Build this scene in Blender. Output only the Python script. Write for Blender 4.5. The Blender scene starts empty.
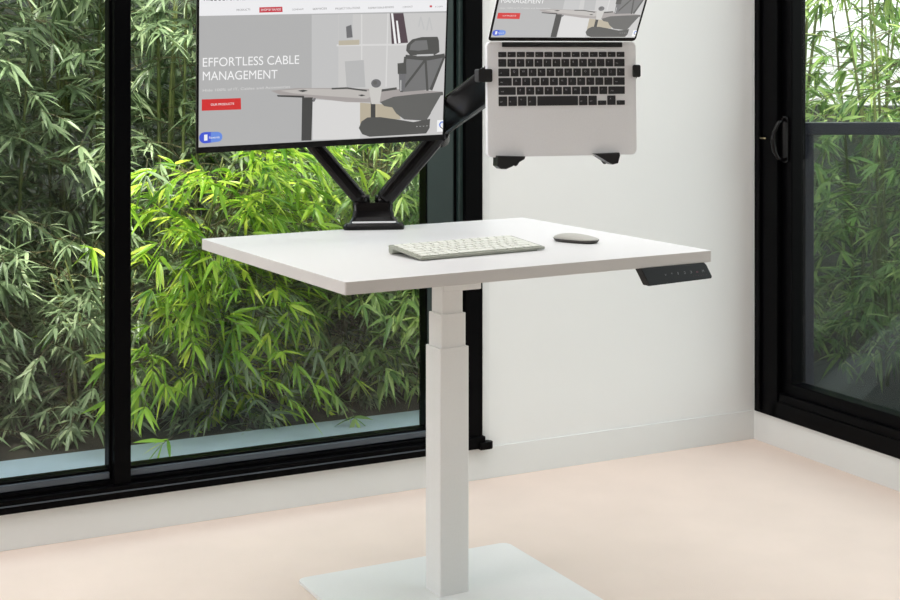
import bpy, bmesh, math, random
import numpy as np
from mathutils import Vector, Matrix
PI = math.pi
S = bpy.context.scene
COL = S.collection

# ------------------------------------------------------------------ camera, sky, lights, exposure
F = 1467.74                       # focal length in pixels of a 900 px wide frame
HY = 55.0                         # horizon row
EYE = 1.189                       # eye height
cam_d = bpy.data.cameras.new('camera')
cam = bpy.data.objects.new('camera', cam_d); COL.objects.link(cam)
cam.location = (0, 0, EYE); cam.rotation_euler = (PI/2, 0, 0)
cam_d.sensor_width = 36; cam_d.lens = 36*F/900; cam_d.shift_y = -(300-HY)/900
cam_d.clip_start = 0.05; cam_d.clip_end = 200
S.camera = cam
S.view_settings.view_transform = 'Standard'; S.view_settings.look = 'None'
S.view_settings.exposure = 0.0; S.view_settings.gamma = 1.0
S.view_settings.use_curve_mapping = False

PHI = 0.4737                      # the room is turned this far from the view
KX, KY = 0.9424, 4.5529           # corner between the two glazed walls
ROOM = Matrix.Translation((KX, KY, 0)) @ Matrix.Rotation(PHI, 4, 'Z')

world = bpy.data.worlds.new('sky'); S.world = world; world.use_nodes = True
nt = world.node_tree; nt.nodes.clear()
wo = nt.nodes.new('ShaderNodeOutputWorld'); bg = nt.nodes.new('ShaderNodeBackground')
tc = nt.nodes.new('ShaderNodeTexCoord'); sp = nt.nodes.new('ShaderNodeSeparateXYZ')
cr = nt.nodes.new('ShaderNodeValToRGB')
nt.links.new(tc.outputs['Generated'], sp.inputs[0]); nt.links.new(sp.outputs['Z'], cr.inputs[0])
cr.color_ramp.elements[0].position = 0.0; cr.color_ramp.elements[0].color = (.50, .50, .48, 1)
cr.color_ramp.elements[1].position = 0.08; cr.color_ramp.elements[1].color = (.95, .97, .95, 1)
e = cr.color_ramp.elements.new(.6); e.color = (.85, .93, 1.0, 1)
nt.links.new(cr.outputs[0], bg.inputs[0]); bg.inputs[1].default_value = 2.6
nt.links.new(bg.outputs[0], wo.inputs[0])

def area(name, loc, target, sx, sy, power, col):
    d = bpy.data.lights.new(name, 'AREA'); d.shape = 'RECTANGLE'; d.size = sx; d.size_y = sy
    d.energy = power; d.color = col
    o = bpy.data.objects.new(name, d); COL.objects.link(o); o.location = loc
    o.rotation_euler = (Vector(target)-Vector(loc)).to_track_quat('-Z', 'Y').to_euler()
    return o
sun_d = bpy.data.lights.new('sun', 'SUN'); sun_d.energy = 13; sun_d.angle = math.radians(12); sun_d.color = (1, .95, .82)
sun = bpy.data.objects.new('sun', sun_d); COL.objects.link(sun)
SUN_FROM = Matrix.Rotation(PHI, 3, 'Z') @ Vector((-.28, -.30, .91))     # high, over the roof from the room side
sun.rotation_euler = SUN_FROM.to_track_quat('Z', 'Y').to_euler()
lc = ROOM @ Vector((-1.65, -.95, 2.46))
top_fill = area('ceiling_fill', lc, lc-Vector((0, 0, 1)), 2.9, 1.5, 39, (.975, .955, .965)); top_fill.rotation_euler = (0, 0, PHI)  # added soft fill from above, no fixture modelled
area('left_fill', (-2.75, 1.35, 1.6), (0.2, 3.2, .8), 1.6, 1.4, 37, (.96, .95, .97))  # added fill panel inside the room, no window there

# ------------------------------------------------------------------ materials
def lin(r, g, b):
    f = lambda c: (c/255/12.92) if c/255 <= .04045 else ((c/255+.055)/1.055)**2.4
    return (f(r), f(g), f(b), 1)
def mat(name, col, rough=.5, metal=0, spec=.5, noise=None, bump=None, coat=0):
    m = bpy.data.materials.new(name); m.use_nodes = True
    n = m.node_tree; b = n.nodes['Principled BSDF']
    b.inputs['Base Color'].default_value = col; b.inputs['Roughness'].default_value = rough
    b.inputs['Metallic'].default_value = metal; b.inputs['Specular IOR Level'].default_value = spec
    b.inputs['Coat Weight'].default_value = coat
    t = n.nodes.new('ShaderNodeTexCoord')
    if noise:
        sc, amt = noise
        x = n.nodes.new('ShaderNodeTexNoise'); x.inputs['Scale'].default_value = sc; x.inputs['Detail'].default_value = 5
        n.links.new(t.outputs['Object'], x.inputs['Vector'])
        r = n.nodes.new('ShaderNodeValToRGB')
        r.color_ramp.elements[0].position = .3; r.color_ramp.elements[1].position = .7
        r.color_ramp.elements[0].color = tuple(c*(1-amt) for c in col[:3])+(1,)
        r.color_ramp.elements[1].color = tuple(min(1, c*(1+amt)) for c in col[:3])+(1,)
        n.links.new(x.outputs['Fac'], r.inputs[0]); n.links.new(r.outputs[0], b.inputs['Base Color'])
    if bump:
        sc, st = bump
        x = n.nodes.new('ShaderNodeTexNoise'); x.inputs['Scale'].default_value = sc; x.inputs['Detail'].default_value = 3
        n.links.new(t.outputs['Object'], x.inputs['Vector'])
        u = n.nodes.new('ShaderNodeBump'); u.inputs['Strength'].default_value = st; u.inputs['Distance'].default_value = .002
        n.links.new(x.outputs['Fac'], u.inputs['Height']); n.links.new(u.outputs[0], b.inputs['Normal'])
    return m
def glow(name, col, s=1.0):
    m = bpy.data.materials.new(name); m.use_nodes = True
    b = m.node_tree.nodes['Principled BSDF']
    b.inputs['Base Color'].default_value = (.01, .01, .01, 1); b.inputs['Roughness'].default_value = .35
    b.inputs['Specular IOR Level'].default_value = .2
    b.inputs['Emission Color'].default_value = col; b.inputs['Emission Strength'].default_value = s
    return m
def glass(name, tint=(.93, .96, .95, 1), refl=1.0):
    m = bpy.data.materials.new(name); m.use_nodes = True; n = m.node_tree; n.nodes.clear()
    o = n.nodes.new('ShaderNodeOutputMaterial'); mx = n.nodes.new('ShaderNodeMixShader')
    tr = n.nodes.new('ShaderNodeBsdfTransparent'); gl = n.nodes.new('ShaderNodeBsdfGlossy')
    def ma(op, x, y=None):
        k = n.nodes.new('ShaderNodeMath'); k.operation = op
        for i, v in enumerate((x, y)):
            if v is None: continue
            if isinstance(v, (int, float)): k.inputs[i].default_value = v
            else: n.links.new(v, k.inputs[i])
        return k.outputs[0]
    ge = n.nodes.new('ShaderNodeNewGeometry'); dt = n.nodes.new('ShaderNodeVectorMath'); dt.operation = 'DOT_PRODUCT'
    n.links.new(ge.outputs['Normal'], dt.inputs[0]); n.links.new(ge.outputs['Incoming'], dt.inputs[1])
    sch = ma('MULTIPLY', ma('ADD', ma('MULTIPLY', ma('POWER', ma('SUBTRACT', 1.0, ma('ABSOLUTE', dt.outputs['Value'])), 5.0), .96), .04), refl)
    tr.inputs[0].default_value = tint; gl.inputs['Roughness'].default_value = .02
    n.links.new(sch, mx.inputs[0])
    n.links.new(tr.outputs[0], mx.inputs[1]); n.links.new(gl.outputs[0], mx.inputs[2]); n.links.new(mx.outputs[0], o.inputs[0])
    return m
def leafmat(name, dark, mid, light, trans=.4):
    m = bpy.data.materials.new(name); m.use_nodes = True; n = m.node_tree
    b = n.nodes['Principled BSDF']; o = n.nodes['Material Output']
    at = n.nodes.new('ShaderNodeAttribute'); at.attribute_name = 'leaf_tone'
    r = n.nodes.new('ShaderNodeValToRGB'); r.color_ramp.elements[0].color = dark; r.color_ramp.elements[1].color = light
    q = r.color_ramp.elements.new(.5); q.color = mid
    n.links.new(at.outputs['Fac'], r.inputs[0]); n.links.new(r.outputs[0], b.inputs['Base Color'])
    b.inputs['Roughness'].default_value = .38; b.inputs['Specular IOR Level'].default_value = .6
    t = n.nodes.new('ShaderNodeBsdfTranslucent'); n.links.new(r.outputs[0], t.inputs[0])
    mx = n.nodes.new('ShaderNodeMixShader'); mx.inputs[0].default_value = trans
    n.links.new(b.outputs[0], mx.inputs[1]); n.links.new(t.outputs[0], mx.inputs[2]); n.links.new(mx.outputs[0], o.inputs[0])
    return m
M = dict(
    wall=mat('white_plaster', lin(231, 232, 230), .8, noise=(1.5, .015), bump=(60, .08)),
    skirt=mat('white_gloss_paint', lin(224, 226, 224), .5, noise=(3, .01)),
    ceil=mat('ceiling_paint', lin(240, 240, 238), .9, noise=(2, .01)),
    carpet=mat('cream_carpet', lin(229, 212, 200), .95, spec=.1, noise=(4, .035), bump=(420, .5)),
    black=mat('black_aluminium', lin(3, 3, 4), .4, spec=.06, noise=(30, .1)),
    bead=mat('bead_highlight_paint', lin(66, 74, 82), .35, spec=.5, noise=(9, .1)),  # sky highlight on the frame put into the colour
    char=mat('charcoal_aluminium', lin(38, 52, 50), .3, spec=.5, noise=(8, .1)),
    bluesteel=mat('blue_black_steel', lin(18, 22, 36), .4, spec=.3, noise=(10, .1)),
    glass=glass('window_glass', refl=.55), bal=glass('tinted_balustrade_glass', (.66, .71, .71, 1), 1.0),  # balustrade tint also darkened for the shade behind it
    top=mat('white_laminate', lin(226, 225, 225), .35, spec=.4, noise=(5, .006)),
    edge=mat('white_edge_band', lin(212, 208, 205), .5, noise=(9, .01)),
    leg=mat('white_powder_coat', lin(232, 231, 229), .45, noise=(200, .01), bump=(900, .05)),
    arm=mat('gloss_black_metal', lin(8, 6, 7), .22, spec=.28, noise=(12, .1)),
    armedge=mat('grey_trim_metal', lin(52, 52, 54), .35, metal=.2, noise=(12, .1)),
    plastic=mat('black_plastic', lin(22, 22, 24), .4, noise=(40, .08)),
    bezel=mat('dark_bezel', lin(9, 8, 8), .45, spec=.2, noise=(40, .05)),
    bezelside=mat('grey_bezel_side', lin(70, 72, 66), .35, metal=.3, noise=(40, .05)),
    alu=mat('silver_aluminium', lin(238, 238, 240), .5, metal=0, noise=(300, .015), bump=(1500, .03)),
    key=mat('black_key', lin(34, 33, 36), .5, noise=(60, .08)),
    glyph=mat('key_legend', lin(190, 190, 195), .5, noise=(60, .02)),
    whitekey=mat('white_key', lin(222, 223, 214), .5, noise=(60, .01)),
    kbbody=mat('pale_aluminium', lin(150, 152, 140), .4, metal=.1, noise=(60, .02)),
    mtop=mat('pale_grey_acrylic', lin(176, 174, 166), .3, noise=(20, .02)),
    mbase=mat('dark_grey_base', lin(62, 60, 56), .4, noise=(20, .05)),
    panel=mat('black_satin_plastic', lin(17, 17, 19), .4, spec=.3, noise=(60, .06)),
    mark=mat('grey_print', lin(120, 120, 122), .5, noise=(60, .03)),
    redmark=mat('red_print', lin(130, 62, 84), .5, noise=(60, .03)),
    brass=mat('brass', lin(150, 140, 110), .25, metal=1, noise=(60, .03)),
    paving=mat('blue_grey_stone', lin(176, 190, 204), .6, noise=(5, .12), bump=(60, .2)),
    darkpave=mat('dark_decking', lin(44, 48, 54), .5, noise=(9, .2), bump=(60, .2)),
    soil=mat('soil', lin(44, 40, 32), .95, noise=(14, .4), bump=(50, .8)),
    backdrop=mat('dark_backdrop', lin(44, 50, 44), .9, noise=(5, .35), bump=(20, .5)),  # for the added backing that blocks the sky
    stone=mat('pale_stone', lin(205, 208, 190), .7, noise=(14, .1), bump=(50, .3)),
    culm=mat('bamboo_stem', lin(104, 112, 62), .5, noise=(30, .3)),
    sticks=mat('bamboo_twig', lin(96, 88, 58), .6, noise=(30, .3)),
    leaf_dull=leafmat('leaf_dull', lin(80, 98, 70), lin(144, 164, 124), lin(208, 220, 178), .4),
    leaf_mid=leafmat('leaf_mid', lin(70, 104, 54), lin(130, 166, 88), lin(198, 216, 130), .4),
    leaf_young_sunlit=leafmat('leaf_young_sunlit', lin(96, 146, 40), lin(164, 206, 62), lin(228, 240, 96), .45),  # young yellow-green leaves, with sunlight also put into the colour
)

# ------------------------------------------------------------------ helpers
def new(name, bm, mats, parent=None, mw=None, smooth=False, label=None):
    me = bpy.data.meshes.new(name); bm.to_mesh(me); bm.free()
    for m in (mats if isinstance(mats, (list, tuple)) else [mats]): me.materials.append(m)
    if smooth:
        for p in me.polygons: p.use_smooth = True
    o = bpy.data.objects.new(name, me); COL.objects.link(o)
    if parent: o.parent = parent
    if mw is not None: o.matrix_world = mw
    if label: o['label'] = label
    return o
def thing(name, label, cat, mw=None, group=None):
    o = bpy.data.objects.new(name, None); COL.objects.link(o); o.empty_display_size = .1
    if mw is not None: o.matrix_world = mw
    o['label'] = label; o['category'] = cat
    if group: o['group'] = group
    return o
def struct(name, mw=None):
    o = bpy.data.objects.new(name, None); COL.objects.link(o); o['kind'] = 'structure'
    if mw is not None: o.matrix_world = mw
    return o
def box(bm, x0, x1, y0, y1, z0, z1, bev=0, mi=0, seg=2):
    v = [bm.verts.new((x, y, z)) for z in (z0, z1) for (x, y) in ((x0, y0), (x1, y0), (x1, y1), (x0, y1))]
    fs = [bm.faces.new([v[i] for i in q]) for q in ((3, 2, 1, 0), (4, 5, 6, 7), (0, 1, 5, 4), (1, 2, 6, 5), (2, 3, 7, 6), (3, 0, 4, 7))]
    for f in fs: f.material_index = mi
    if bev:
        es = list({e for f in fs for e in f.edges})
        r = bmesh.ops.bevel(bm, geom=es, offset=bev, segments=seg, affect='EDGES', profile=.6)
        for f in r['faces']: f.material_index = mi
    return v
def B(*a, **k):
    bm = bmesh.new(); box(bm, *a, **k); return bm
def prism(bm, pts, z0, z1, bev=0, mi=0, seg=2, T=None):
    """outline pts (x, y) extruded z0..z1"""
    a = [bm.verts.new((x, y, z0)) for x, y in pts]; b = [bm.verts.new((x, y, z1)) for x, y in pts]
    n = len(pts); fs = [bm.faces.new(a[::-1]), bm.faces.new(b)]
    for i in range(n): fs.append(bm.faces.new((a[i], a[(i+1) % n], b[(i+1) % n], b[i])))
    for f in fs: f.material_index = mi
    vs = a+b
    if bev:
        es = list(fs[0].edges)+list(fs[1].edges)
        r = bmesh.ops.bevel(bm, geom=es, offset=bev, segments=seg, affect='EDGES', profile=.6)
        for f in r['faces']: f.material_index = mi
        vs = list({v for f in fs if f.is_valid for v in f.verts} | {v for f in r['faces'] for v in f.verts})
    if T is not None: bmesh.ops.transform(bm, matrix=T, verts=[v for v in vs if v.is_valid])
    bmesh.ops.recalc_face_normals(bm, faces=bm.faces)
def rrect(x0, x1, y0, y1, r, n=6):
    out = []
    for cx, cy, a0 in ((x1-r, y1-r, 0), (x0+r, y1-r, 90), (x0+r, y0+r, 180), (x1-r, y0+r, 270)):
        for k in range(n+1):
            a = math.radians(a0+90*k/n); out.append((cx+r*math.cos(a), cy+r*math.sin(a)))
    return out
def tube(bm, pts, rad, n=10, mi=0, cap=True):
    pts = [Vector(p) for p in pts]; rad = rad if isinstance(rad, (list, tuple)) else [rad]*len(pts)
    rings = []; up = None
    for i, p in enumerate(pts):
        d = (pts[min(i+1, len(pts)-1)]-pts[max(i-1, 0)]).normalized()
        if up is None: up = d.orthogonal().normalized()
        up = (up-d*up.dot(d)).normalized(); s = d.cross(up)
        rings.append([bm.verts.new(p+(up*math.cos(2*PI*k/n)+s*math.sin(2*PI*k/n))*rad[i]) for k in range(n)])
    for a, b in zip(rings, rings[1:]):
        for k in range(n):
            f = bm.faces.new((a[k], a[(k+1) % n], b[(k+1) % n], b[k])); f.material_index = mi; f.smooth = True
    if cap:
        bm.faces.new(rings[0][::-1]).material_index = mi; bm.faces.new(rings[-1]).material_index = mi
def loft(bm, secs, mi=0):
    """secs: list of rings of equal length (lists of Vectors)"""
    R = [[bm.verts.new(p) for p in s] for s in secs]; n = len(R[0])
    for a, b in zip(R, R[1:]):
        for k in range(n):
            f = bm.faces.new((a[k], a[(k+1) % n], b[(k+1) % n], b[k])); f.material_index = mi
    bm.faces.new(R[0][::-1]); bm.faces.new(R[-1])
    bmesh.ops.recalc_face_normals(bm, faces=bm.faces)
def beam(bm, a, b, wid, hei, up=(0, 0, 1), bev=.006, taper=(1, 1), r=.3):
    """rounded rectangular arm from a to b; wid across, hei along 'up'"""
    a = Vector(a); b = Vector(b); d = (b-a).normalized(); s = d.cross(Vector(up)).normalized(); u = s.cross(d)
    secs = []
    L = (b-a).length
    for t, k in ((0, .82), (.015, .95), (.04, 1), (.96, 1), (.985, .95), (1, .82)):
        sc = k*(taper[0]*(1-t)+taper[1]*t)
        secs.append([a+d*(L*t)+s*x+u*y for x, y in rrect(-wid/2*sc, wid/2*sc, -hei/2*sc, hei/2*sc, min(wid, hei)*r*sc, 4)])
    loft(bm, secs)
_fc = {}
def text_bm(bm, txt, x, y, size_h, width=None, mi=0, z=0, mapf=None):
    """flat letters with cap height size_h starting at (x, y); returns nothing, adds faces to bm"""
    cu = bpy.data.curves.new('t', 'FONT'); cu.body = txt; cu.size = 1
    o = bpy.data.objects.new('t', cu)
    COL.objects.link(o)
    dg = bpy.context.evaluated_depsgraph_get(); me = bpy.data.meshes.new_from_object(o.evaluated_get(dg))
    co = np.array([v.co[:] for v in me.vertices])
    if len(co):
        h = .73; x0 = co[:, 0].min(); w = co[:, 0].max()-x0
        sx = (width/w) if width else size_h/h
        vs = []
        for c in co:
            px, py = x+(c[0]-x0)*sx, y+c[1]*size_h/h
            vs.append(bm.verts.new(mapf(px, py, z) if mapf else (px, py, z)))
        for p in me.polygons:
            try: bm.faces.new([vs[i] for i in p.vertices]).material_index = mi
            except ValueError: pass
    bpy.data.objects.remove(o); bpy.data.curves.remove(cu); bpy.data.meshes.remove(me)

# ------------------------------------------------------------------ the room (x along the left wall, y outward; corner at the origin)
WX = -.958          # edge between white wall and the black window frame
ZF, ZG = .091, .160 # bottom and glass line of the window frame
def rm(name, bm, m, parent=None, **k):
    o = new(name, bm, m, None, ROOM, **k)
    if parent:
        o.parent = parent; o.matrix_parent_inverse = parent.matrix_world.inverted()
    else: o['kind'] = 'structure'
    return o
ZH = 2.25
bm = bmesh.new(); box(bm, -6.0, 0.0, -6.0, 0.0, -.1, 0); rm('floor', bm, M['carpet'])
bm = bmesh.new(); box(bm, -6.0, .2, -6.0, .2, 2.5, 2.6); rm('ceiling', bm, M['ceil'])
bm = bmesh.new()
box(bm, WX, .2, 0, .2, -.1, 2.5); box(bm, -6.0, WX, 0, .2, -.1, ZF-.001); box(bm, -6.0, WX, 0, .2, ZH, 2.5)
rm('wall_left', bm, M['wall'])
bm = bmesh.new()
box(bm, 0, .2, -6.0, 0, -.1, ZF-.001); box(bm, 0, .2, -6.0, 0, ZH, 2.5); box(bm, 0, .2, -6.0, -2.6, ZF, ZH)
rm('wall_right', bm, M['wall'])
bm = bmesh.new(); box(bm, -6.0, 0, -6.2, -6.0, -.1, 2.5); rm('wall_back', bm, M['wall'])
bm = bmesh.new(); box(bm, -6.2, -6.0, -6.2, .2, -.1, 2.5); rm('wall_far_left', bm, M['wall'])
bm = bmesh.new(); box(bm, -6.0, 0, -.004, 0, .0, ZF-.002, bev=.001); rm('baseboard_left', bm, M['skirt'])
bm = bmesh.new(); box(bm, -.004, 0, -6.0, -.004, 0, ZF-.002, bev=.001); rm('baseboard_right', bm, M['skirt'])
bm = bmesh.new(); box(bm, WX, WX+.022, -.003, 0, ZF, ZH, bev=.001); rm('trim_1', bm, M['skirt'])
bm = bmesh.new(); box(bm, -.004, 0, -.016, -.004, ZF, ZH, bev=.001); rm('trim_2', bm, M['skirt'])

# left window
def pane(name, x0, x1, parent):
    g = rm('pane', B(x0-.005, x1+.005, .030, .036, ZG-.005, ZH-.07), M['glass'], parent)
def sash(name, x0, x1, parent, t=.02):
    bm = bmesh.new()
    box(bm, x0-.02, x1+.02, .012, .055, ZG-.026, ZG, bev=.003)      # glazing bead with a bevel that catches light
    box(bm, x0-.02, x1+.02, -.004, .05, ZG-.05, ZG-.024, bev=.004)
    box(bm, x0-.02, x1+.02, .012, .055, ZH-.075, ZH-.03, bev=.003)
    box(bm, x0-t, x0, .012, .055, ZG-.02, ZH-.04, bev=.003); box(bm, x1, x1+t, .012, .055, ZG-.02, ZH-.04, bev=.003)
    rm('sash', bm, M['black'], parent)
    bm = bmesh.new(); box(bm, x0, x1, .003, .014, ZG-.022, ZG-.006, bev=.002); box(bm, x0-.03, x1+.02, -.0245, -.021, ZF+.018, ZF+.021)
    rm('bead_highlight', bm, M['bead'], parent, label='grey glazing bead')  # grey strips paint the glint along bead and lower bevel
w1 = struct('window_1', ROOM)
bm = bmesh.new()
box(bm, -6.0, WX, -.022, .09, ZF, ZF+.034, bev=.003)
box(bm, -6.0, WX, -.008, .09, ZF+.03, ZG-.045, bev=.003)
box(bm, -6.0, WX, -.01, .09, ZH-.035, ZH, bev=.003)
rm('window_frame', bm, M['black'], w1)
bm = bmesh.new(); prism(bm, [(WX+.010+.014*math.sin(a), -.015+.015*-math.cos(a)) for a in [PI*k/8 for k in range(9)]]+[(WX-.02, 0.0), (WX-.02, -.030)], ZF-.002, ZF+.018, bev=.002)
rm('sill_end', bm, M['black'], w1)
bm = bmesh.new()
box(bm, -1.999, -1.956, -.012, .07, ZG-.05, ZH-.03, bev=.003)
rm('mullion', bm, M['black'], w1)
bm = bmesh.new()
box(bm, -1.017, WX-.006, -.012, .09, ZF+.02, ZH-.02, bev=.003)
box(bm, WX-.008, WX, -.002, .09, ZF, ZH-.02)
box(bm, -1.045, -1.015, .016, .09, ZF+.02, ZH-.02, bev=.002)
rm('jamb', bm, M['black'], w1)
rm('stile', B(-1.031, -1.014, .004, .02, ZF+.03, ZH-.03, bev=.003), M['char'], w1, label='dark green-grey cover strip')
rm('stile', B(-1.124, -1.042, .010, .06, ZG-.04, ZH-.03, bev=.003), M['char'], w1, label='dark green-grey stile')
sash('s', -1.956, -1.126, w1, .002); pane('p', -1.956, -1.126, w1)
w2 = struct('window_2', ROOM)
sash('s', -2.90, -2.006, w2, .012); pane('p', -2.90, -2.006, w2)
bm = bmesh.new(); box(bm, -2.98, -2.918, -.012, .07, ZG-.05, ZH-.03, bev=.003); rm('mullion', bm, M['black'], w2)
w3 = struct('window_3', ROOM)
sash('s', -3.9, -2.995, w3, .022); pane('p', -3.9, -2.995, w3)
bm = bmesh.new(); box(bm, -6.0, -3.9, -.012, .07, ZG-.05, ZH-.03, bev=.003); rm('mullion', bm, M['black'], w3)

# right glazed door (runs toward the viewer along -y)
d1 = struct('door_1', ROOM)
bm = bmesh.new()
box(bm, -.012, .10, -.124, -.016, ZF, ZH, bev=.003)
box(bm, -.020, -.010, -.052, -.040, ZF+.01, ZH, bev=.002)
box(bm, -.012, .10, -2.6, -.10, ZF, ZF+.05, bev=.003)
box(bm, -.006, .10, -2.6, -.10, ZF+.045, ZF+.075, bev=.004)
box(bm, -.012, .10, -2.6, -.10, ZH-.06, ZH, bev=.003)
rm('door_frame', bm, M['black'], d1)
bm = bmesh.new()
box(bm, .008, .05, -.168, -.112, ZF+.06, ZH-.05, bev=.004)
box(bm, .008, .06, -1.25, -.16, ZF+.06, .200, bev=.004)
box(bm, .008, .06, -1.25, -.16, ZH-.13, ZH-.05, bev=.004)
box(bm, .008, .06, -1.33, -1.24, ZF+.06, ZH-.05, bev=.004)
box(bm, .008, .06, -2.6, -1.33, ZF+.06, .205, bev=.004)
rm('door_sash', bm, M['black'], d1)
rm('pane', B(.030, .036, -2.6, -.165, .2, ZH-.1), M['glass'], d1)
bm = bmesh.new()
prism(bm, rrect(-.158, -.126, .865, 1.005, .008), 0, .008, bev=.002, T=Matrix(((0, 0, -1, .008), (1, 0, 0, 0), (0, 1, 0, 0), (0, 0, 0, 1))))
hd = rm('door_handle', bm, M['arm'], d1)
bm = bmesh.new()
tube(bm, [(.0, -.142, .995), (-.022, -.142, .985), (-.032, -.136, .955), (-.035, -.133, .93), (-.032, -.136, .90), (-.022, -.142, .878), (.0, -.142, .872)], [.005, .006, .007, .0075, .007, .006, .005], 12)
g = rm('grip', bm, M['arm'], hd)
bm = bmesh.new(); tube(bm, [(-.010, -.072, .935), (-.022, -.072, .935)], .003, 10); tube(bm, [(-.022, -.086, .935), (-.022, -.058, .935)], .0028, 8)
g = rm('lock_snib', bm, M['brass'], hd, label='small brass lock snib')

# ------------------------------------------------------------------ outside ground, fence, balustrade
bm = bmesh.new(); box(bm, -6.0, 0.2, .2, .80, -.06, .0); rm('terrace_paving', bm, M['paving'])
bm = bmesh.new(); box(bm, .2, 1.25, -6, .80, -.06, -.0); rm('balcony_deck', bm, M['darkpave'])
bm = bmesh.new(); box(bm, -9.0, 7, .80, 6, -.08, -.01); box(bm, 1.25, 7, -6, .80, -.08, -.01); rm('garden_ground', bm, M['soil'])
bm = bmesh.new(); box(bm, -9.0, .9, 3.5, 3.6, -.05, 3.0); rm('backdrop_left', bm, M['backdrop'])  # added dark backing, keeps sky from showing through the hedge
bm = bmesh.new(); box(bm, 0, 4.6, 0, .1, -.05, .95)
rm('backdrop_right', bm, M['backdrop']).matrix_world = Matrix.Translation((1.0, 6.95, 0)) @ Matrix.Rotation(-.05, 4, 'Z')  # added lower backing, leaves sky visible above it

RY = 4.56
ra = thing('balustrade', 'dark steel balcony railing with tinted glass infill outside the right-hand door', 'railing', Matrix.Translation((1.09, RY, 0)))
bm = bmesh.new(); box(bm, .0, 1.9, -.03, .03, .942, .980, bev=.004); new('top_rail', bm, M['bluesteel'], ra)
for x in (0, 1.0):
    bm = bmesh.new(); box(bm, x, x+.036, -.02, .02, .0, .945, bev=.003); new('post', bm, M['bluesteel'], ra)
bm = bmesh.new(); box(bm, .03, 1.9, -.02, .02, .05, .085, bev=.003); new('bottom_rail', bm, M['bluesteel'], ra)
bm = bmesh.new(); box(bm, .03, 1.9, -.004, .004, .08, .945); new('glass_infill', bm, M['bal'], ra, label='grey tinted glass infill')

# ------------------------------------------------------------------ desk
TH = .5273
DX, DY = -.0025, 3.081
TZ = .7914; TT = .0232; TW, TD = .829, .7044
desk = thing('standing_desk', 'white height-adjustable pedestal desk standing on the cream carpet', 'desk', Matrix.Translation((DX, DY, 0)) @ Matrix.Rotation(TH, 4, 'Z'))
DM = desk.matrix_world.copy()
bm = bmesh.new(); prism(bm, rrect(-TW/2, TW/2, -TD/2, TD/2, .004, 3), TZ-TT, TZ, bev=.0012)
for f in bm.faces: f.material_index = 0 if f.normal.z > .5 else 1
new('tabletop', bm, [M['top'], M['edge']], desk)
# column in desk-local space
cw_ = Matrix.Rotation(-TH, 2) @ Vector((-.0045-DX, 3.247-DY)); cxl, cyl = cw_
cxl += -.0028; cyl += -.0014
def stage(w, d, z0, z1):
    bm = bmesh.new(); prism(bm, rrect(cxl-w/2, cxl+w/2, cyl-d/2, cyl+d/2, .003, 3), z0, z1, bev=.001); return bm
new('column_outer', stage(.0727, .0666, .005, .548), M['leg'], desk)
new('column_middle', stage(.0625, .0575, .54, .6215), M['leg'], desk)
new('column_inner', stage(.0530, .0480, .615, .758), M['leg'], desk)
bm = bmesh.new(); box(bm, cxl-.12, cxl+.12, cyl-.19, cyl+.16, .7535, TZ-TT+.0002, bev=.003)
box(bm, cxl-.024, cxl+.072, cyl-.027, cyl+.027, .670, .757, bev=.002)
new('mounting_bracket', bm, M['leg'], desk)
bw = Matrix.Rotation(-TH, 2) @ Vector((.0396-DX, 3.161-DY))
bm = bmesh.new(); prism(bm, rrect(-.273, .271, -.311, .311, .018, 8), 0, .007, bev=.0015)
o = new('base_plate', bm, M['leg'], desk); o.matrix_local = Matrix.Translation((bw.x, bw.y, .0005)) @ Matrix.Rotation(.4763-TH, 4, 'Z')
# control panel under the front right corner
bm = bmesh.new()
fy = -TD/2
P = [(.232, -.001), (.393, -.001), (.397, -.005), (.405, -.028), (.402, -.032), (.244, -.035)]
T = Matrix(((1, 0, 0, 0), (0, -.25, -1, fy+.045), (0, 1, 0, TZ-TT), (0, 0, 0, 1)))
prism(bm, P, .026, .048, bev=.0015, T=Matrix(((1, 0, 0, 0), (0, .35, -1, fy+.046), (0, 1, 0, TZ-TT+.001), (0, 0, 0, 1))))
cp = new('control_panel', bm, M['panel'], desk, label='black control panel with printed buttons')
bm = bmesh.new()
def pan(x, z, t=0): return (x, fy-.0026+.35*z, TZ-TT+.001+z)
marks = [(.298, 'o', 0), (.3105, '=', 0), (.323, '1', 0), (.335, '2', 0), (.348, '3', 0), (.361, 'M', 1), (.3735, '+', 0)]
marks = [(.306, 'v', 0), (.319, '^', 0), (.333, '1', 0), (.346, '2', 0), (.359, '3', 0), (.372, 'o', 1), (.3845, 'M', 0)]
for x, c, mi in marks:
    x = .286+(x-.306)*1.22
    text_bm(bm, c, x, -.0185, .0052, .0048 if c != '1' else .002, mi, 0, lambda a, b, z: pan(a, b))
text_bm(bm, '- - - - - -', .356, -.0245, .002, .036, 1, 0, lambda a, b, z: pan(a, b))
mk = new('button_print', bm, [M['mark'], M['redmark']], cp, label='grey and red printed button symbols')

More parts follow.
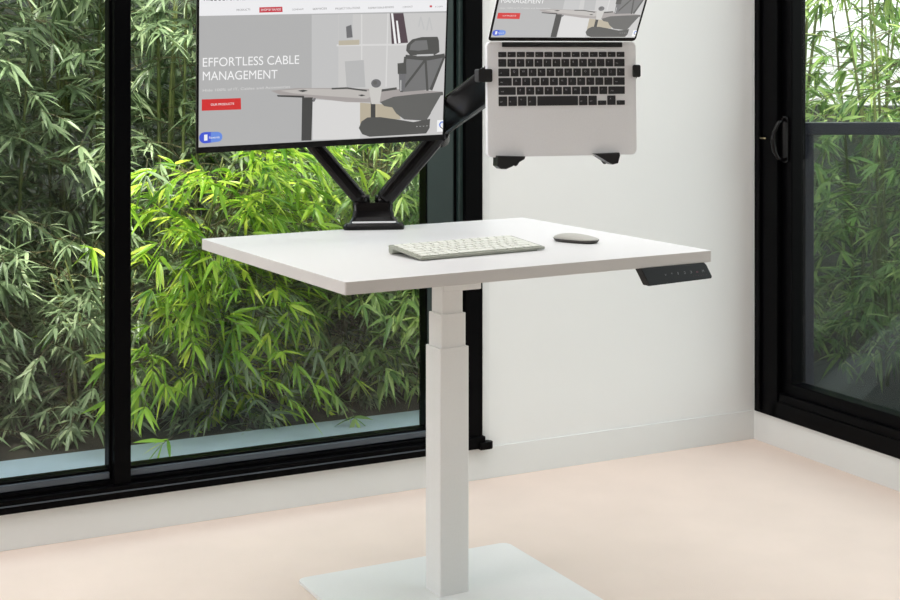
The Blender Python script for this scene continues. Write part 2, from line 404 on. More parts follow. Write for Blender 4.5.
# ------------------------------------------------------------------ keyboard on the desk
kx0, ky0 = -.056, 2.825
ang = math.atan2(.167, .258)
kb = thing('keyboard', 'slim white wireless keyboard with white keys lying on the desk', 'keyboard', Matrix.Translation((-.056, 2.828, TZ)) @ Matrix.Rotation(ang, 4, 'Z'))
KW, KD = .300, .128
z0f, z1f, zb = .003, .0065, .0175
tilt = math.atan2(zb-z1f, KD)
bm = bmesh.new(); prism(bm, rrect(0, KW, 0, KD, .006), -.004, 0, bev=.001)
KT = Matrix.Translation((0, 0, z1f)) @ Matrix.Rotation(tilt, 4, 'X')
bmesh.ops.transform(bm, matrix=KT, verts=bm.verts)
new('body', bm, M['kbbody'], kb)
bm = bmesh.new(); tube(bm, [(.002, KD-.010, .0085), (KW-.002, KD-.010, .0085)], .0083, 16)
new('battery_tube', bm, M['kbbody'], kb)
bm = bmesh.new(); box(bm, .02, KW-.02, .004, .010, 0.0, .0035); new('front_foot', bm, M['kbbody'], kb)
rows = [(.107, .012, [1]*14), (.0875, .0165, [1]*13+[1.5]), (.068, .0165, [1.5]+[1]*13), (.0485, .0165, [1.8]+[1]*11+[1.7]), (.029, .0165, [2.3]+[1]*10+[2.2]), (.0085, .0175, [1, 1, 1, 1.25, 5, 1.25, 1, 1, 1, 1])]
cache = {}
def keyrow(rows, W, x0, parent, T, m, h, gap, names='key', sink=.0):
    n = 0
    for (y, hh, ws) in rows:
        tot = sum(ws); u = (W-gap*(len(ws)-1))/tot; x = x0
        for w in ws:
            kw = w*u; key = (round(kw, 5), hh)
            if key in cache and cache[key][1] is m:
                o = bpy.data.objects.new('key', cache[key][0].data); COL.objects.link(o)
            else:
                bm = bmesh.new(); prism(bm, rrect(0, kw, 0, hh, .0015, 3), -sink, h, bev=.0005, seg=1)
                o = new('key', bm, m); cache[key] = (o, m)
            o.parent = parent; o.matrix_local = T @ Matrix.Translation((x, y, 0)); x += kw+gap; n += 1
keyrow(rows, KW-.018, .009, kb, KT, M['whitekey'], .0022, .0035)

# ------------------------------------------------------------------ mouse
ms = thing('computer_mouse', 'low curved pale grey mouse with dark underside on the desk', 'mouse', Matrix.Translation((.268, 3.122, TZ)) @ Matrix.Rotation(-.62, 4, 'Z') @ Matrix.Scale(.94, 4))
def mouse_bm(z0, z1f, scale=1, top=True):
    secs = []
    N = 14
    for i in range(N+1):
        t = i/N; x = (-.056+.112*t)*scale
        w = .029*math.sqrt(max(0.0, 1-abs(2*t-1)**3.2))*scale + .0006
        hh = z0+(z1f*(math.sin(PI*(t**.72)))**.75 if 0 < t < 1 else 0)*1.0+.0006
        ring = []
        for k in range(17):
            a = PI*k/16; ring.append(Vector((x, w*math.cos(a), z0+(hh-z0)*math.sin(a)**.6)))
        for k in range(1, 4): ring.append(Vector((x, -w+2*w*k/4, z0)))
        secs.append(ring)
    bm = bmesh.new(); loft(bm, secs); return bm
new('shell', mouse_bm(.0075, .0105), M['mtop'], ms, smooth=True)
secs = []
for z, s in ((.0, .86), (.003, .95), (.0078, 1.0)):
    ring = []
    for k in range(36):
        a = 2*PI*k/36; c, s_ = math.cos(a), math.sin(a)
        ring.append(Vector((.056*s*math.copysign(abs(c)**.75, c), .028*s*math.copysign(abs(s_)**.75, s_), z)))
    secs.append(ring)
bm = bmesh.new(); loft(bm, secs); new('base', bm, M['mbase'], ms, label='dark grey underside')

# ------------------------------------------------------------------ web page drawn on the two screens
PG = dict(page=(236, 236, 238), grey=(176, 176, 176), grey2=(192, 192, 192), wallp=(200, 199, 198), line=(214, 213, 212), beige=(186, 178, 160),
          figure=(110, 110, 112), book=(84, 70, 76), white=(240, 240, 240), red=(206, 48, 48), red2=(198, 66, 76), blue=(66, 88, 208), blue2=(104, 140, 220),
          ink=(40, 38, 38), ink2=(120, 118, 118), desk=(164, 158, 156), deskl=(188, 184, 180), steel=(68, 68, 67), chair=(82, 82, 80), mesh=(116, 116, 116), chair2=(98, 98, 96),
          pot=(202, 200, 196), cab=(182, 172, 152), lap=(182, 182, 182), tan=(196, 160, 120))
PK = list(PG)
PM = {k: glow('screen_'+k, lin(*v)) for k, v in PG.items()}
PM2 = {k: glow('screen_bright_'+k, lin(*[min(255, c*.90+28) for c in v])) for k, v in PG.items()}
def z1(x, y): return (180+x/3, y/3)
def page(unmap, W, Hh):
    """unmap: photo pixel -> (sx, sz) on the monitor's screen; builds the flat page in metres, screen lower left at the origin"""
    bm = bmesh.new(); lay = [0]
    def poly(pts, k, px=True):
        lay[0] += 1
        vs = []
        for p in pts:
            x, z = unmap(*z1(*p)) if px else p
            x = min(max(x, 0), W); z = min(max(z, 0), Hh)
            vs.append(bm.verts.new((x, -.00002*lay[0], z)))
        f = bm.faces.new(vs); f.material_index = PK.index(k)
        bmesh.ops.triangulate(bm, faces=[f])
    def line(pts, wd, k):
        for (a, b) in zip(pts, pts[1:]):
            a = Vector(a); b = Vector(b); d = (b-a).normalized(); n = Vector((-d.y, d.x))*wd/2
            poly([a+n, a-n, b-n, b+n], k)
    def txt(s, x, y, xe, ye, h, k):
        a = unmap(*z1(x, y)); b = unmap(*z1(xe, ye)); t = unmap(*z1(x, y-h))
        lay[0] += 1; zz = lay[0]
        sl = (b[1]-a[1])/(b[0]-a[0])
        text_bm(bm, s, 0, 0, t[1]-a[1], b[0]-a[0], PK.index(k), 0, lambda px, py, z: (a[0]+px, -.00002*zz, a[1]+py+sl*px))
    hb = unmap(*z1(57, 48))[1]
    poly([(0, 0), (W, 0), (W, Hh), (0, Hh)], 'page', False)
    poly([(0, 0), (W, 0), (W, hb), (0, hb)], 'grey', False)
    # header
    txt('PRODUCTS', 170, 33, 211, 31, 6, 'ink2')
    poly([(238, 22), (307, 20), (308, 36), (238, 38)], 'red2'); txt('SHOP BY RANGE', 243, 33, 303, 31, 7, 'page')
    txt('COMPANY', 336, 31, 371, 30, 5, 'ink2'); txt('SERVICES', 398, 30, 440, 28, 6, 'ink2')
    txt('PROJECT SOLUTIONS', 466, 29, 540, 26, 6, 'ink2'); txt('INSPIRATION & REVIEWS', 565, 27, 641, 24, 6, 'ink2')
    txt('CONTACT', 668, 24, 698, 22, 5, 'ink2'); txt('LOGIN', 766, 22, 788, 21, 4, 'ink2')
    poly([(749, 16), (756, 16), (756, 22), (749, 22)], 'red2')
    txt('PRODUCT STORE', 72, 3, 196, 0, 16, 'ink')
    # the photographed study on the page
    poly([(395, 44), (475, 43), (475, 419), (395, 421)], 'grey2')
    poly([(475, 43), (806, 38), (795, 402), (475, 418)], 'wallp')
    line([(545, 42), (545, 180)], 4, 'line'); line([(624, 40), (618, 260)], 4, 'line'); line([(470, 136), (690, 133)], 6, 'line')
    poly([(476, 44), (518, 43), (518, 124), (476, 126)], 'grey2')
    poly([(476, 122), (538, 119), (538, 134), (476, 136)], 'beige')
    poly([(498, 80), (514, 74), (518, 112), (500, 114)], 'figure')
    poly([(630, 40), (670, 39), (684, 128), (635, 132)], 'book'); poly([(633, 40), (639, 40), (650, 131), (643, 131)], 'white'); poly([(648, 62), (653, 62), (662, 128), (655, 130)], 'white')
    line([(716, 80), (722, 50), (732, 88)], 4, 'grey2'); line([(740, 92), (748, 52), (756, 90)], 4, 'grey2')
    poly([(494, 184), (551, 180), (556, 262), (500, 263)], 'lap')
    poly([(236, 300), (366, 300), (366, 420), (236, 424)], 'grey')
    poly([(398, 298), (540, 306), (540, 415), (398, 419)], 'line')
    poly([(540, 308), (650, 316), (662, 358), (600, 356), (540, 372)], 'cab'); line([(590, 316), (590, 356)], 3, 'beige')
    poly([(272, 272), (350, 264), (455, 264), (520, 266), (700, 268), (786, 275), (786, 284), (650, 298), (600, 308), (500, 306), (380, 292), (300, 284)], 'desk')
    poly([(300, 272), (380, 266), (520, 268), (600, 276), (560, 296), (440, 288), (340, 280)], 'deskl')
    poly([(290, 285), (372, 287), (372, 293), (293, 290)], 'steel'); poly([(352, 272), (370, 269), (384, 272), (368, 276)], 'steel')
    line([(455, 266), (500, 264), (560, 272)], 5, 'chair'); line([(600, 272), (650, 265)], 7, 'chair')
    poly([(534, 285), (546, 283), (556, 286), (544, 289)], 'steel')
    poly([(366, 292), (398, 292), (394, 421), (364, 422)], 'steel'); poly([(400, 294), (408, 294), (404, 304), (396, 306)], 'figure')
    poly([(572, 308), (586, 308), (586, 354), (572, 354)], 'steel')
    for k in range(3): pass
    poly([(566+0, 262), (606, 262), (598, 312), (574, 312)], 'pot')
    cx, cy = 588, 250
    poly([(cx+15*math.cos(a), cy+13*math.sin(a)) for a in [2*PI*k/14 for k in range(14)]], 'figure')
    poly([(cx+6*math.cos(a)-3, cy-2+6*math.sin(a)) for a in [2*PI*k/9 for k in range(9)]], 'chair2')
    # office chair
    poly([(676, 172), (784, 162), (796, 172), (758, 268), (664, 276)], 'mesh')
    line([(676, 170), (664, 276)], 8, 'chair'); line([(794, 170), (752, 270)], 9, 'chair'); line([(676, 170), (740, 176), (794, 166)], 12, 'chair')
    line([(738, 176), (672, 262)], 7, 'chair'); line([(736, 176), (742, 272)], 7, 'chair')
    poly([(678, 152), (680, 134), (696, 118), (724, 111), (772, 110), (776, 120), (778, 156), (764, 164), (690, 166)], 'chair')
    poly([(688, 150), (692, 134), (706, 122), (740, 120), (744, 148), (716, 152)], 'mesh')
    line([(710, 166), (760, 164)], 5, 'grey2')
    poly([(652, 190), (678, 187), (679, 221), (653, 222)], 'chair'); poly([(656, 222), (677, 221), (674, 272), (658, 273)], 'figure'); line([(662, 240), (662, 272)], 3, 'grey2')
    poly([(600, 306), (640, 290), (700, 283), (788, 275), (789, 285), (760, 290), (750, 304), (744, 305), (752, 340), (738, 362), (672, 358), (648, 340), (636, 322), (612, 318)], 'chair2')
    poly([(536, 384), (544, 364), (562, 352), (600, 351), (650, 358), (700, 366), (750, 356), (748, 384), (738, 400), (640, 406), (568, 410), (546, 402)], 'chair')
    # headline, buttons
    txt('EFFORTLESS CABLE', 68, 200, 357, 191, 28, 'white'); txt('MANAGEMENT', 68, 241, 292, 235, 28, 'white')
    txt('Hide 100% of IT, Cables and Accessories', 68, 275, 330, 263, 8, 'line')
    poly([(65, 298), (182, 294), (183, 328), (65, 332)], 'red'); txt('OUR PRODUCTS', 92, 317, 162, 314, 7, 'white')
    pill = [(74+17*math.cos(a), 413+17*math.sin(a)) for a in [PI/2+PI*k/8 for k in range(9)]]+[(112+15*math.cos(a), 410+15*math.sin(a)) for a in [-PI/2+PI*k/8 for k in range(9)]]
    poly(pill, 'blue'); poly([(92, 396), (112, 395)]+[(112+15*math.cos(a), 410+15*math.sin(a)) for a in [-PI/2+PI*k/8 for k in range(1, 9)]]+[(92, 427)], 'blue2')
    poly([(72, 404), (82, 403), (79, 412), (82, 421), (72, 422), (76, 412)], 'white'); txt('Rewards', 87, 416, 118, 414, 7, 'page')
    txt('- - - -', 708, 382, 742, 380, 9, 'line')
    poly([(771, 360), (796, 359), (795, 394), (770, 395)], 'white')
    line([(794, 366), (784, 365), (778, 372), (780, 380)], 4, 'blue2'); line([(780, 380), (788, 386)], 3, 'ink2')
    return bm

# ------------------------------------------------------------------ monitor
MW, MH = .5615, .3340
def rotm(a, b, c): return Matrix.Rotation(a, 4, 'Z') @ Matrix.Rotation(c, 4, 'Y') @ Matrix.Rotation(b, 4, 'X')
MS = 3.20/3.25
MON = Matrix.Translation((-.5440*MS, 3.1454*MS, EYE+(1.2385-1.45)*MS)) @ rotm(.3756, .165, -.0296)
OW = .5703*MS; OH = .355*MS
mon = thing('monitor', 'large black thin-bezel desktop monitor held above the desk, showing a web page', 'monitor', MON)
bm = bmesh.new(); prism(bm, rrect(0, OW, 0, OH, .003, 3), -.0, .010, bev=.0012, T=Matrix(((1, 0, 0, 0), (0, 0, 1, 0), (0, 1, 0, 0), (0, 0, 0, 1))))
for f in bm.faces: f.material_index = 1 if abs(f.normal.x) > .7 else 0
new('bezel', bm, [M['bezel'], M['bezelside']], mon)
bm = bmesh.new(); prism(bm, rrect(.05, OW-.05, .04, OH-.03, .02), .009, .035, bev=.008, T=Matrix(((1, 0, 0, 0), (0, 0, 1, 0), (0, 1, 0, 0), (0, 0, 0, 1))))
new('back_cover', bm, M['plastic'], mon)
MI = MON.inverted(); CAMP = Vector((0, 0, EYE))
SX0, SZ0 = .0050, .0135
SW, SH = OW-.0095, OH-.0165
def mon_unmap(px, py):
    d = Vector(((px-450)/F, 1, (HY-py)/F)); o = MI @ CAMP; dd = MI.to_3x3() @ d
    t = (-.0006-o.y)/dd.y; q = o+dd*t
    return (q.x-SX0, q.z-SZ0)
pg = page(mon_unmap, SW, SH)
bmesh.ops.recalc_face_normals(pg, faces=pg.faces)
o = new('screen', pg, [PM[k] for k in PK], mon, label='lit screen showing a web page with an office chair and desk')
o.matrix_local = Matrix.Translation((SX0, -.0004, SZ0))

# ------------------------------------------------------------------ laptop
LAP = Matrix.Translation((.0724, 2.8574, 1.4759-1.45+EYE)) @ rotm(.2796, -.0218, -.001)
lap = thing('laptop', 'open silver laptop with black keys clamped upright on the monitor arm tray', 'laptop', LAP)
LW, LD = .312, .2253
XZ = Matrix(((1, 0, 0, 0), (0, 0, 1, 0), (0, 1, 0, 0), (0, 0, 0, 1)))     # prism plan (x, z), thickness along y
bm = bmesh.new(); prism(bm, rrect(0, LW, -LD, 0, .008), 0, .014, bev=.0015, T=XZ)
deck = new('keyboard_deck', bm, M['alu'], lap)
bm = bmesh.new(); box(bm, .030, LW-.030, -.0035, .006, -.0105, -.001, bev=.001); new('hinge', bm, M['plastic'], lap, label='black hinge bar')
def lx(X): return (X-230)/490*LW
def lz(Y): return -(Y-145)/373*LD
bm = bmesh.new(); prism(bm, rrect(lx(262), lx(683), lz(355), lz(176), .003), -.0002, .002, T=XZ)
new('key_well', bm, M['alu'], deck)
W = lx(681)-lx(265)
lrows = [(178, 195, [1]*14, None), (201, 226, [1]*13+[1.35], '`1234567890-='), (232, 257, [1.4]+[1]*12+[1.0], 'QWERTYUIOP[]'), (262, 287, [1.62]+[1]*11+[1.45], "ASDFGHJKL;'"), (292, 317, [2.1]+[1]*10+[2.1], 'ZXCVBNM,./'), (322, 353, [1, 1, 1, 1, 4.85, 1, 1, 1, 1, 1], None)]
gap = lx(235)-lx(230)-.0007
def lapkey(x, z, kw, kh, ch, src={}):
    bm = bmesh.new(); prism(bm, rrect(0, kw, 0, kh, .0012, 3), -.0012, .001, bev=.0004, seg=1, T=XZ)
    if ch:
        if len(ch) == 1: text_bm(bm, ch, kw*.28, kh*.5, kh*.26, None, 1, 0, lambda a, b, z_: (a, -.00135, b))
        else: text_bm(bm, ch, kw*.14, kh*.38, kh*.16, min(kw*.5, .0012*len(ch)), 1, 0, lambda a, b, z_: (a, -.00135, b))
    o = new('key', bm, [M['key'], M['glyph']], deck); o.matrix_local = Matrix.Translation((x, -.0003, z))
fn = ['esc', 'F1', 'F2', 'F3', 'F4', 'F5', 'F6', 'F7', 'F8', 'F9', 'F10', 'F11', 'F12', 'del']
for ri, (ya, yb, ws, s) in enumerate(lrows):
    u = (W-gap*(len(ws)-1))/sum(ws); x = lx(265); kh = lz(ya)-lz(yb)
    for i, w in enumerate(ws):
        kw = w*u; c = ''
        if ri == 0: c = fn[i]
        elif ri == 1: c = s[i] if i < 13 else 'bksp'
        elif ri == 2: c = 'tab' if i == 0 else (s[i-1] if i <= 12 else '\\')
        elif ri == 3: c = 'caps' if i == 0 else (s[i-1] if i <= 11 else 'enter')
        elif ri == 4: c = 'shift' if i == 0 else (s[i-1] if i <= 10 else 'shift')
        else: c = ['ctrl', 'fn', '*', 'alt', '', 'alt', 'ctrl', '<', '^', '>'][i]
        if ri == 5 and i in (7, 9): lapkey(x, lz(yb), kw, kh*.48, c)
        elif ri == 5 and i == 8:
            lapkey(x, lz(yb), kw, kh, c)
        else: lapkey(x, lz(yb), kw, kh, c)
        x += kw+gap
# lid, opened toward the viewer
LID = Matrix.Translation((0, -.001, .0015)) @ Matrix.Rotation(.65, 4, 'X')
bm = bmesh.new(); prism(bm, rrect(.001, LW-.001, 0, .206, .007), 0, .005, bev=.001, T=XZ)
for f in bm.faces: f.material_index = 0 if f.normal.y < -.5 else 1
lid = new('lid', bm, [M['bezel'], M['alu']], lap); lid.matrix_local = LID
pg = page(mon_unmap, SW, SH); bmesh.ops.recalc_face_normals(pg, faces=pg.faces)
o = new('screen', pg, [PM2[k] for k in PK], lid, label='lit laptop screen showing the same web page')
o.matrix_local = Matrix.Translation((.0055, -.0006, .009)) @ Matrix.Diagonal(((LW-.011)/SW, 1, .190/SH, 1))

# ------------------------------------------------------------------ dual gas-spring arm: clamp base, two arms, laptop tray
def at(px, py, Y): return Vector(((px-450)/F*Y, Y, EYE+(HY-py)/F*Y))
armb = thing('monitor_mount', 'glossy black dual gas-spring arm clamped to the back edge of the desk', 'monitor arm', Matrix.Translation((-.180, 3.400, TZ)) @ Matrix.Rotation(.12, 4, 'Z'))
AM = armb.matrix_world
def aw(name, bm, m, label=None, smooth=False):
    o = new(name, bm, m, None, None, smooth=smooth, label=label); o.parent = armb; o.matrix_parent_inverse = AM.inverted(); return o
bm = bmesh.new()
secs = []
for z, w, d, yo in ((.0, .138, .135, 0), (.009, .140, .137, 0), (.014, .132, .128, 0), (.017, .112, .110, 0), (.026, .098, .09, .004), (.040, .092, .080, .008), (.052, .094, .078, .01), (.058, .088, .072, .01)):
    secs.append([Vector((x, y+yo, z)) for x, y in rrect(-w/2, w/2, -d/2, d/2, .012, 4)])
loft(bm, secs)
o = new('clamp_base', bm, M['arm'], armb)
bm = bmesh.new(); box(bm, -.043, .043, -.0675, -.0655, .0135, .0165, bev=.0008); 
bm = bmesh.new(); prism(bm, rrect(-.05, .05, -.064, -.056, .003), .0155, .0185, bev=.001); new('trim_strip', bm, M['alu'], armb, label='bright metal strip')
for sx in (-1, 1):
    bm = bmesh.new(); tube(bm, [(sx*.026, 0, .05), (sx*.026, 0, .074)], [.021, .020], 24); new('swivel_post', bm, M['arm'], armb)
pL0 = AM @ Vector((-.026, -.002, .062)); pR0 = AM @ Vector((.026, -.002, .062))
eL = at(300, 128, 3.40); eR = at(440, 133, 3.40)
def gas_arm(a, b, w, h, name):
    bm = bmesh.new(); beam(bm, a, b, w, h, up=(0, -1, .0), r=.42); o = aw(name, bm, M['arm'])
    d = (b-a).normalized(); up = Vector((0, -1, 0)); s = d.cross(up).normalized()
    for k in (-1, 1):
        bm = bmesh.new(); beam(bm, a+d*.02+s*k*w*.42+Vector((0, -h*.33, 0)), b-d*.02+s*k*w*.42+Vector((0, -h*.33, 0)), .004, .006, up=(0, -1, 0), r=.3)
        new_o = aw('edge_strip', bm, M['armedge'], 'grey edge strip'); new_o.parent = o; new_o.matrix_parent_inverse = Matrix.Identity(4)
    return o
gas_arm(pL0, eL, .034, .040, 'lower_arm'); gas_arm(pR0, eR, .042, .045, 'lower_arm')
bm = bmesh.new(); tube(bm, [eR+Vector((.0, .02, -.018)), eR+Vector((.0, -.02, .018))], .022, 20); aw('elbow', bm, M['arm'])
bm = bmesh.new(); tube(bm, [eL+Vector((0, 0, -.03)), eL+Vector((0, 0, .05))], .022, 20); aw('elbow', bm, M['arm'])
# upper arm to the monitor
mc = MON @ Vector((OW*.5, .036, OH*.55)); mb = MON @ Vector((OW*.5, .075, OH*.55))
e2 = eL+Vector((0, 0, .045))
bm = bmesh.new(); beam(bm, e2, mb+Vector((0, .03, 0)), .036, .040, r=.4); aw('upper_arm', bm, M['arm'])
bm = bmesh.new(); prism(bm, rrect(-.055, .055, -.055, .055, .008), 0, .005, bev=.001, T=MON @ Matrix.Translation((OW*.5, .0352, OH*.55)) @ XZ); aw('vesa_plate', bm, M['plastic'])
bm = bmesh.new(); tube(bm, [mc+Vector((0, .005, 0)), mb+Vector((0, .032, 0))], .020, 16); aw('tilt_head', bm, M['arm'])
# upper arm to the laptop tray
LC = LAP @ Vector((LW*.5, .030, -LD*.52))
tl = LAP @ Vector((LW*.5, .075, -LD*.40))
a0 = at(437, 122, 3.41); a1 = at(520, 62, 3.02)
bm = bmesh.new(); beam(bm, a0, a1, .076, .042, up=(0, -1, 0), r=.35, taper=(.98, .95)); ua = aw('upper_arm', bm, M['arm'])
bm = bmesh.new(); d = (a1-a0).normalized(); s = d.cross(Vector((0, -1, 0))).normalized()
for k in (-1, 1):
    beam(bm, a0+d*.01+s*k*.034+Vector((0, -.02, 0)), a1-d*.03+s*k*.034+Vector((0, -.02, 0)), .005, .005, up=(0, -1, 0))
o = aw('edge_strip', bm, M['armedge'], 'grey edge strip'); o.parent = ua; o.matrix_parent_inverse = Matrix.Identity(4)
bm = bmesh.new(); tube(bm, [a1+Vector((0, .012, 0)), LC+Vector((0, .012, .01))], .02, 16); aw('tilt_head', bm, M['arm'])
LT = lambda p: LAP @ Vector(p)
def lwp(name, bm, m, label=None):
    bmesh.ops.transform(bm, matrix=LAP, verts=bm.verts); return aw(name, bm, m, label)
bm = bmesh.new(); prism(bm, rrect(LW*.5-.06, LW*.5+.06, -LD*.5-.05, -LD*.5+.05, .01), .0146, .021, bev=.001, T=XZ)
for sx in (-1, 1):
    beam(bm, (LW*.5+sx*.04, .018, -LD*.5-.03), (LW*.5+sx*.105, .018, -LD-.012), .030, .007, up=(0, 1, 0))
    beam(bm, (LW*.5, .018, -LD*.30), (LW*.5+sx*(LW*.5+.008), .018, lz(248)), .026, .007, up=(0, 1, 0))
tray = lwp('laptop_tray', bm, M['plastic'])
for P in ([(255, 512), (345, 516), (342, 525), (300, 548), (283, 556), (265, 555), (254, 545)], [(570, 512), (655, 510), (657, 520), (650, 545), (632, 549), (618, 542), (590, 524)]):
    bm = bmesh.new(); prism(bm, [(lx(x), lz(y)) for x, y in P], -.012, .019, bev=.002, T=XZ); lwp('support_foot', bm, M['plastic'])
for x0, x1, y0, y1 in ((199, 243, 275, 233), (707, 732, 262, 221)):
    bm = bmesh.new(); prism(bm, rrect(lx(x0), lx(x1), lz(y0), lz(y1), .003), -.006, -.0022, bev=.001, T=XZ)
    xo = (lx(x0), lx(x0)+.018) if x0 < 300 else (lx(722), lx(x1))
    prism(bm, rrect(xo[0], min(xo[1], -.0005) if x0 < 300 else xo[1], lz(y0), lz(y1), .003), -.004, .021, bev=.001, T=XZ)
    lwp('side_clip', bm, M['plastic'])

# ------------------------------------------------------------------ bamboo
rng = np.random.default_rng(7)
def leaf_arrays(base, dirv, nrm, L, Wd, droop):
    """vectorised bamboo leaves: base (n,3), dirv unit (n,3), nrm unit (n,3)"""
    n = len(base); side = np.cross(dirv, nrm); side /= np.linalg.norm(side, axis=1)[:, None]+1e-9
    ts = np.array([0, .12, .38, .7, 1.0]); ws = np.array([.05, .75, 1.0, .62, .0])
    V = []
    for t, w in zip(ts, ws):
        c = base+dirv*(L*t)[:, None]+np.array([0, 0, -1])*(droop*L*t*t)[:, None]
        hw = side*(Wd*w/2)[:, None]; up = nrm*(Wd*w*.18)[:, None]
        if w == 0: V.append(c)
        else: V += [c-hw+up, c, c+hw+up]
    V = np.stack(V, 1)                   # n, 13, 3
    q = []
    for i in range(3):
        a = i*3; q += [(a, a+1, a+4, a+3), (a+1, a+2, a+5, a+4)]
    tri = [(9, 10, 12), (10, 11, 12)]
    return V.reshape(-1, 3), q, tri
def foliage_mesh(name, base, dirv, L, Wd, droop, tone, m):
    n = len(base)
    up = np.tile([0, 0, 1.0], (n, 1))+rng.normal(0, .45, (n, 3)); nrm = up-dirv*(up*dirv).sum(1)[:, None]; nrm /= np.linalg.norm(nrm, axis=1)[:, None]
    V, q, tri = leaf_arrays(base, dirv, nrm, L, Wd, droop)
    off = (np.arange(n)*13)[:, None, None]
    Q = (np.array(q)[None]+off).reshape(-1, 4); T = (np.array(tri)[None]+off).reshape(-1, 3)
    me = bpy.data.meshes.new(name); me.vertices.add(len(V)); me.vertices.foreach_set('co', V.ravel())
    loops = np.concatenate([Q.ravel(), T.ravel()]); me.loops.add(len(loops)); me.loops.foreach_set('vertex_index', loops)
    st = np.concatenate([np.arange(len(Q))*4, len(Q)*4+np.arange(len(T))*3]); me.polygons.add(len(st)); me.polygons.foreach_set('loop_start', st)
    me.update(calc_edges=True); me.validate()
    at_ = me.attributes.new('leaf_tone', 'FLOAT', 'POINT'); at_.data.foreach_set('value', np.repeat(tone, 13).astype(np.float32))
    me.polygons.foreach_set('use_smooth', np.ones(len(me.polygons), bool))
    me.materials.append(m); return me
def bamboo(seed, height, nculm, nbranch, mleaf, spread=.25, lscale=1.0, leaves=(5, 9), bl=(.25, .6), zmin=.02, tone=(.45, .22), lean=None):
    """one clump: culms, twigs, foliage meshes (local, base at the origin)"""
    global rng
    rng = np.random.default_rng(seed); r = random.Random(seed)
    culms = []; tw = bmesh.new(); LB, LDv, LL = [], [], []
    for c in range(nculm):
        a = r.uniform(0, 2*PI); rr = r.uniform(0, .12); base = Vector((rr*math.cos(a), rr*math.sin(a), -.02))
        ld = Vector((math.cos(a), math.sin(a), 0))*r.uniform(.02, spread)
        if lean: ld = Vector((lean[0]+r.uniform(-.12, .12), lean[1]+r.uniform(-.12, .12), 0))
        hgt = height*r.uniform(.8, 1.1); pts = []
        for i in range(9):
            t = i/8; pts.append(base+Vector((ld.x*t*t*hgt, ld.y*t*t*hgt, hgt*t*(1-.12*t*(ld.length)))))
        bm = bmesh.new(); rad = [max(.0025, .009*(1-.75*i/8)) for i in range(9)]; tube(bm, pts, rad, 6); culms.append(bm)
        for b in range(nbranch):
            t = zmin+(1-zmin)*((b+r.random())/nbranch)**1.15; k = min(int(t*8), 7); p = pts[k].lerp(pts[k+1], t*8-k)
            az = r.uniform(0, 2*PI); bl_ = r.uniform(*bl)*(1.1-.4*t); el = r.uniform(.1, .9)
            if lean and r.random() < .65: az = math.atan2(lean[1], lean[0])+r.uniform(-1.1, 1.1)
            d = Vector((math.cos(az)*math.cos(el), math.sin(az)*math.cos(el), math.sin(el)))
            bp = [p]; dd = d.copy()
            for s in range(6):
                dd = (dd+Vector((r.uniform(-.12, .12), r.uniform(-.12, .12), -.14))).normalized(); bp.append(bp[-1]+dd*bl_/6)
            tube(tw, bp, [.0022-.0003*i for i in range(7)], 4, cap=False)
            for s in range(2, 7):
                q = bp[s]; dq = (bp[s]-bp[s-1]).normalized()
                if s < 6 and r.random() < .25: continue
                sd = Vector((r.uniform(-1, 1), r.uniform(-1, 1), r.uniform(-.5, .2))).normalized()
                e_ = q+(dq+sd*.8).normalized()*r.uniform(.03, .10)
                tube(tw, [q, e_], .0011, 3, cap=False)
                n = r.randint(*leaves); tw_d = (e_-q).normalized()
                sidev = tw_d.cross(Vector((0, 0, 1))).normalized() if abs(tw_d.z) < .95 else Vector((1, 0, 0))
                for i in range(n):
                    f = (i/(n-1)-.5)*2
                    ld_ = (tw_d*(1-.35*abs(f))+sidev*f*.95+Vector((r.gauss(0, .22), r.gauss(0, .22), r.gauss(-.12, .3)))).normalized()
                    pos = q.lerp(e_, 1-.6*abs(f)*r.random())
                    LB.append(pos[:]); LDv.append(ld_[:]); LL.append(r.uniform(.065, .125)*lscale*(1-.25*abs(f)))
    LB = np.array(LB); LDv = np.array(LDv); LL = np.array(LL); n = len(LB)
    me = foliage_mesh('foliage', LB, LDv, LL, LL*rng.uniform(.12, .17, n), rng.uniform(.05, .35, n), np.clip(rng.normal(tone[0], tone[1], n), 0, 1), mleaf)
    return culms, tw, me
def make_bamboo(label, loc, rot, group, **k):
    c, tw, me = bamboo(**k)
    mw = ROOM @ Matrix.Translation(loc) @ Matrix.Rotation(rot, 4, 'Z')
    t = thing('bamboo_plant', label, 'bamboo', mw, group)
    for bm in c: new('culm', bm, M['culm'], t)
    new('twigs', tw, M['sticks'], t)
    o = bpy.data.objects.new('foliage', me); COL.objects.link(o); o.parent = t
    return t
def dup(root, loc, rot, label, group, s=1.0):
    r = root.copy(); COL.objects.link(r); r.matrix_world = ROOM @ Matrix.Translation(loc) @ Matrix.Rotation(rot, 4, 'Z') @ Matrix.Scale(s, 4)
    r['label'] = label; r['group'] = group
    for ch in list(root.children):
        c = ch.copy(); COL.objects.link(c); c.parent = r
    return r
R_ = random.Random(3)
G1, L1 = 'bamboo hedge outside the left windows', 'grey-green bamboo plant in the shaded hedge outside the left windows'
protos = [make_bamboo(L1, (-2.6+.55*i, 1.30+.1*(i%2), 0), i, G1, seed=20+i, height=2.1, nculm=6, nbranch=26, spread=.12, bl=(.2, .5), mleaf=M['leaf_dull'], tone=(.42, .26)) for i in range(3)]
x = -4.2; i = 0
while x < .9:
    for (yy, sc) in ((1.55, 1.0), (2.15, 1.1)):
        p = protos[i % 3]; dup(p, (x+R_.uniform(-.1, .1), yy+R_.uniform(-.12, .12), 0), R_.uniform(0, 6.28), L1, G1, sc*R_.uniform(.9, 1.1)); i += 1
    x += .62
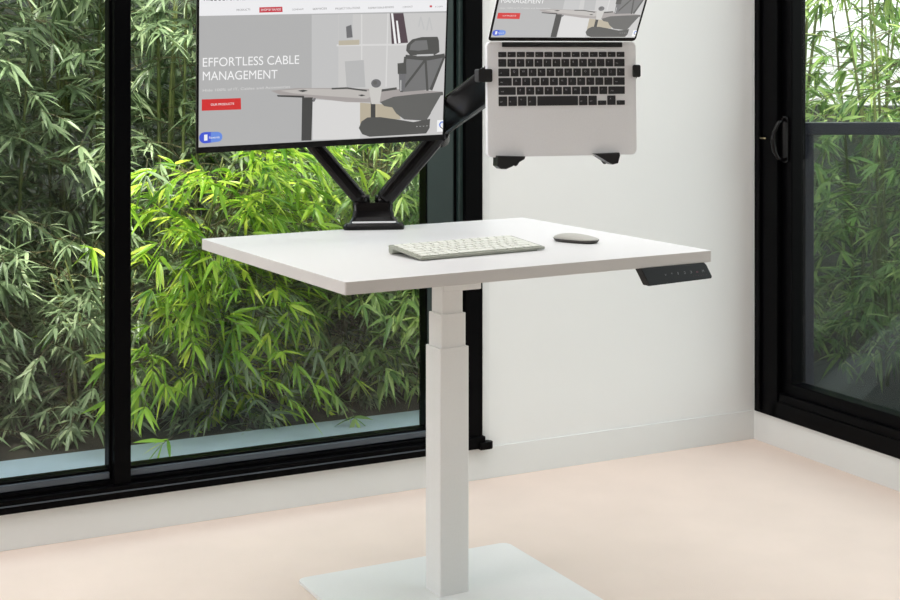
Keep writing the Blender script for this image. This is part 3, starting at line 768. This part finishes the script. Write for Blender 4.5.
# bright branches, sun partly painted in, arching toward the glass behind the desk
G2 = 'bright bamboo behind the desk'
make_bamboo('bright yellow-green bamboo arching toward the window left of the desk column', (-1.45, 1.20, 0), 0, G2, seed=51, height=.98, nculm=8, nbranch=15, mleaf=M['leaf_young_sunlit'], lean=(.10, -.22), tone=(.5, .28), lscale=1.0)
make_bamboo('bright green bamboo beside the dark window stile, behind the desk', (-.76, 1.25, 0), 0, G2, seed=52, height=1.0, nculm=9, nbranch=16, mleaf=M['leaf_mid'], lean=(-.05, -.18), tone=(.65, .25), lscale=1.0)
G4, L4 = 'low bamboo at the foot of the hedge', 'short grey-green bamboo shoot clump at the foot of the hedge behind the terrace'
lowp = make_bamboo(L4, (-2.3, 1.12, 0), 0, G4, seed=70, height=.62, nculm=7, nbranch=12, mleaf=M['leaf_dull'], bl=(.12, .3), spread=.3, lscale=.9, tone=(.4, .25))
for i in range(9): dup(lowp, (-3.9+.46*i+(.3 if i > 3 else 0), 1.10+R_.uniform(-.05, .1), 0), R_.uniform(0, 6.28), L4, G4, R_.uniform(.85, 1.1))
G3, L3 = 'bamboo beyond the balcony railing', 'light green bamboo plant beyond the balcony railing at right'
pr = [make_bamboo(L3, (1.55, -.05+.1*i, 0), i, G3, seed=60+i, height=2.1, nculm=4, nbranch=20, mleaf=M['leaf_mid'], tone=(.55, .28), spread=.12) for i in range(2)]
for i, (X, Y) in enumerate(((1.62, 5.3), (1.85, 5.2), (2.1, 5.35), (2.45, 5.25), (1.3, 5.8), (1.65, 5.85), (2.0, 5.9), (2.4, 5.85), (2.8, 5.6), (3.2, 5.5), (2.85, 6.3))):
    q = ROOM.inverted() @ Vector((X, Y, 0))
    if i < 2: pr[i].matrix_world = ROOM @ Matrix.Translation((q.x, q.y, 0)) @ Matrix.Rotation(i, 4, 'Z')
    else: dup(pr[i % 2], (q.x, q.y, 0), R_.uniform(0, 6.28), L3, G3, R_.uniform(.9, 1.1))
print('MESHFACES', sum(len(o.data.polygons) for o in S.objects if o.type == 'MESH'))
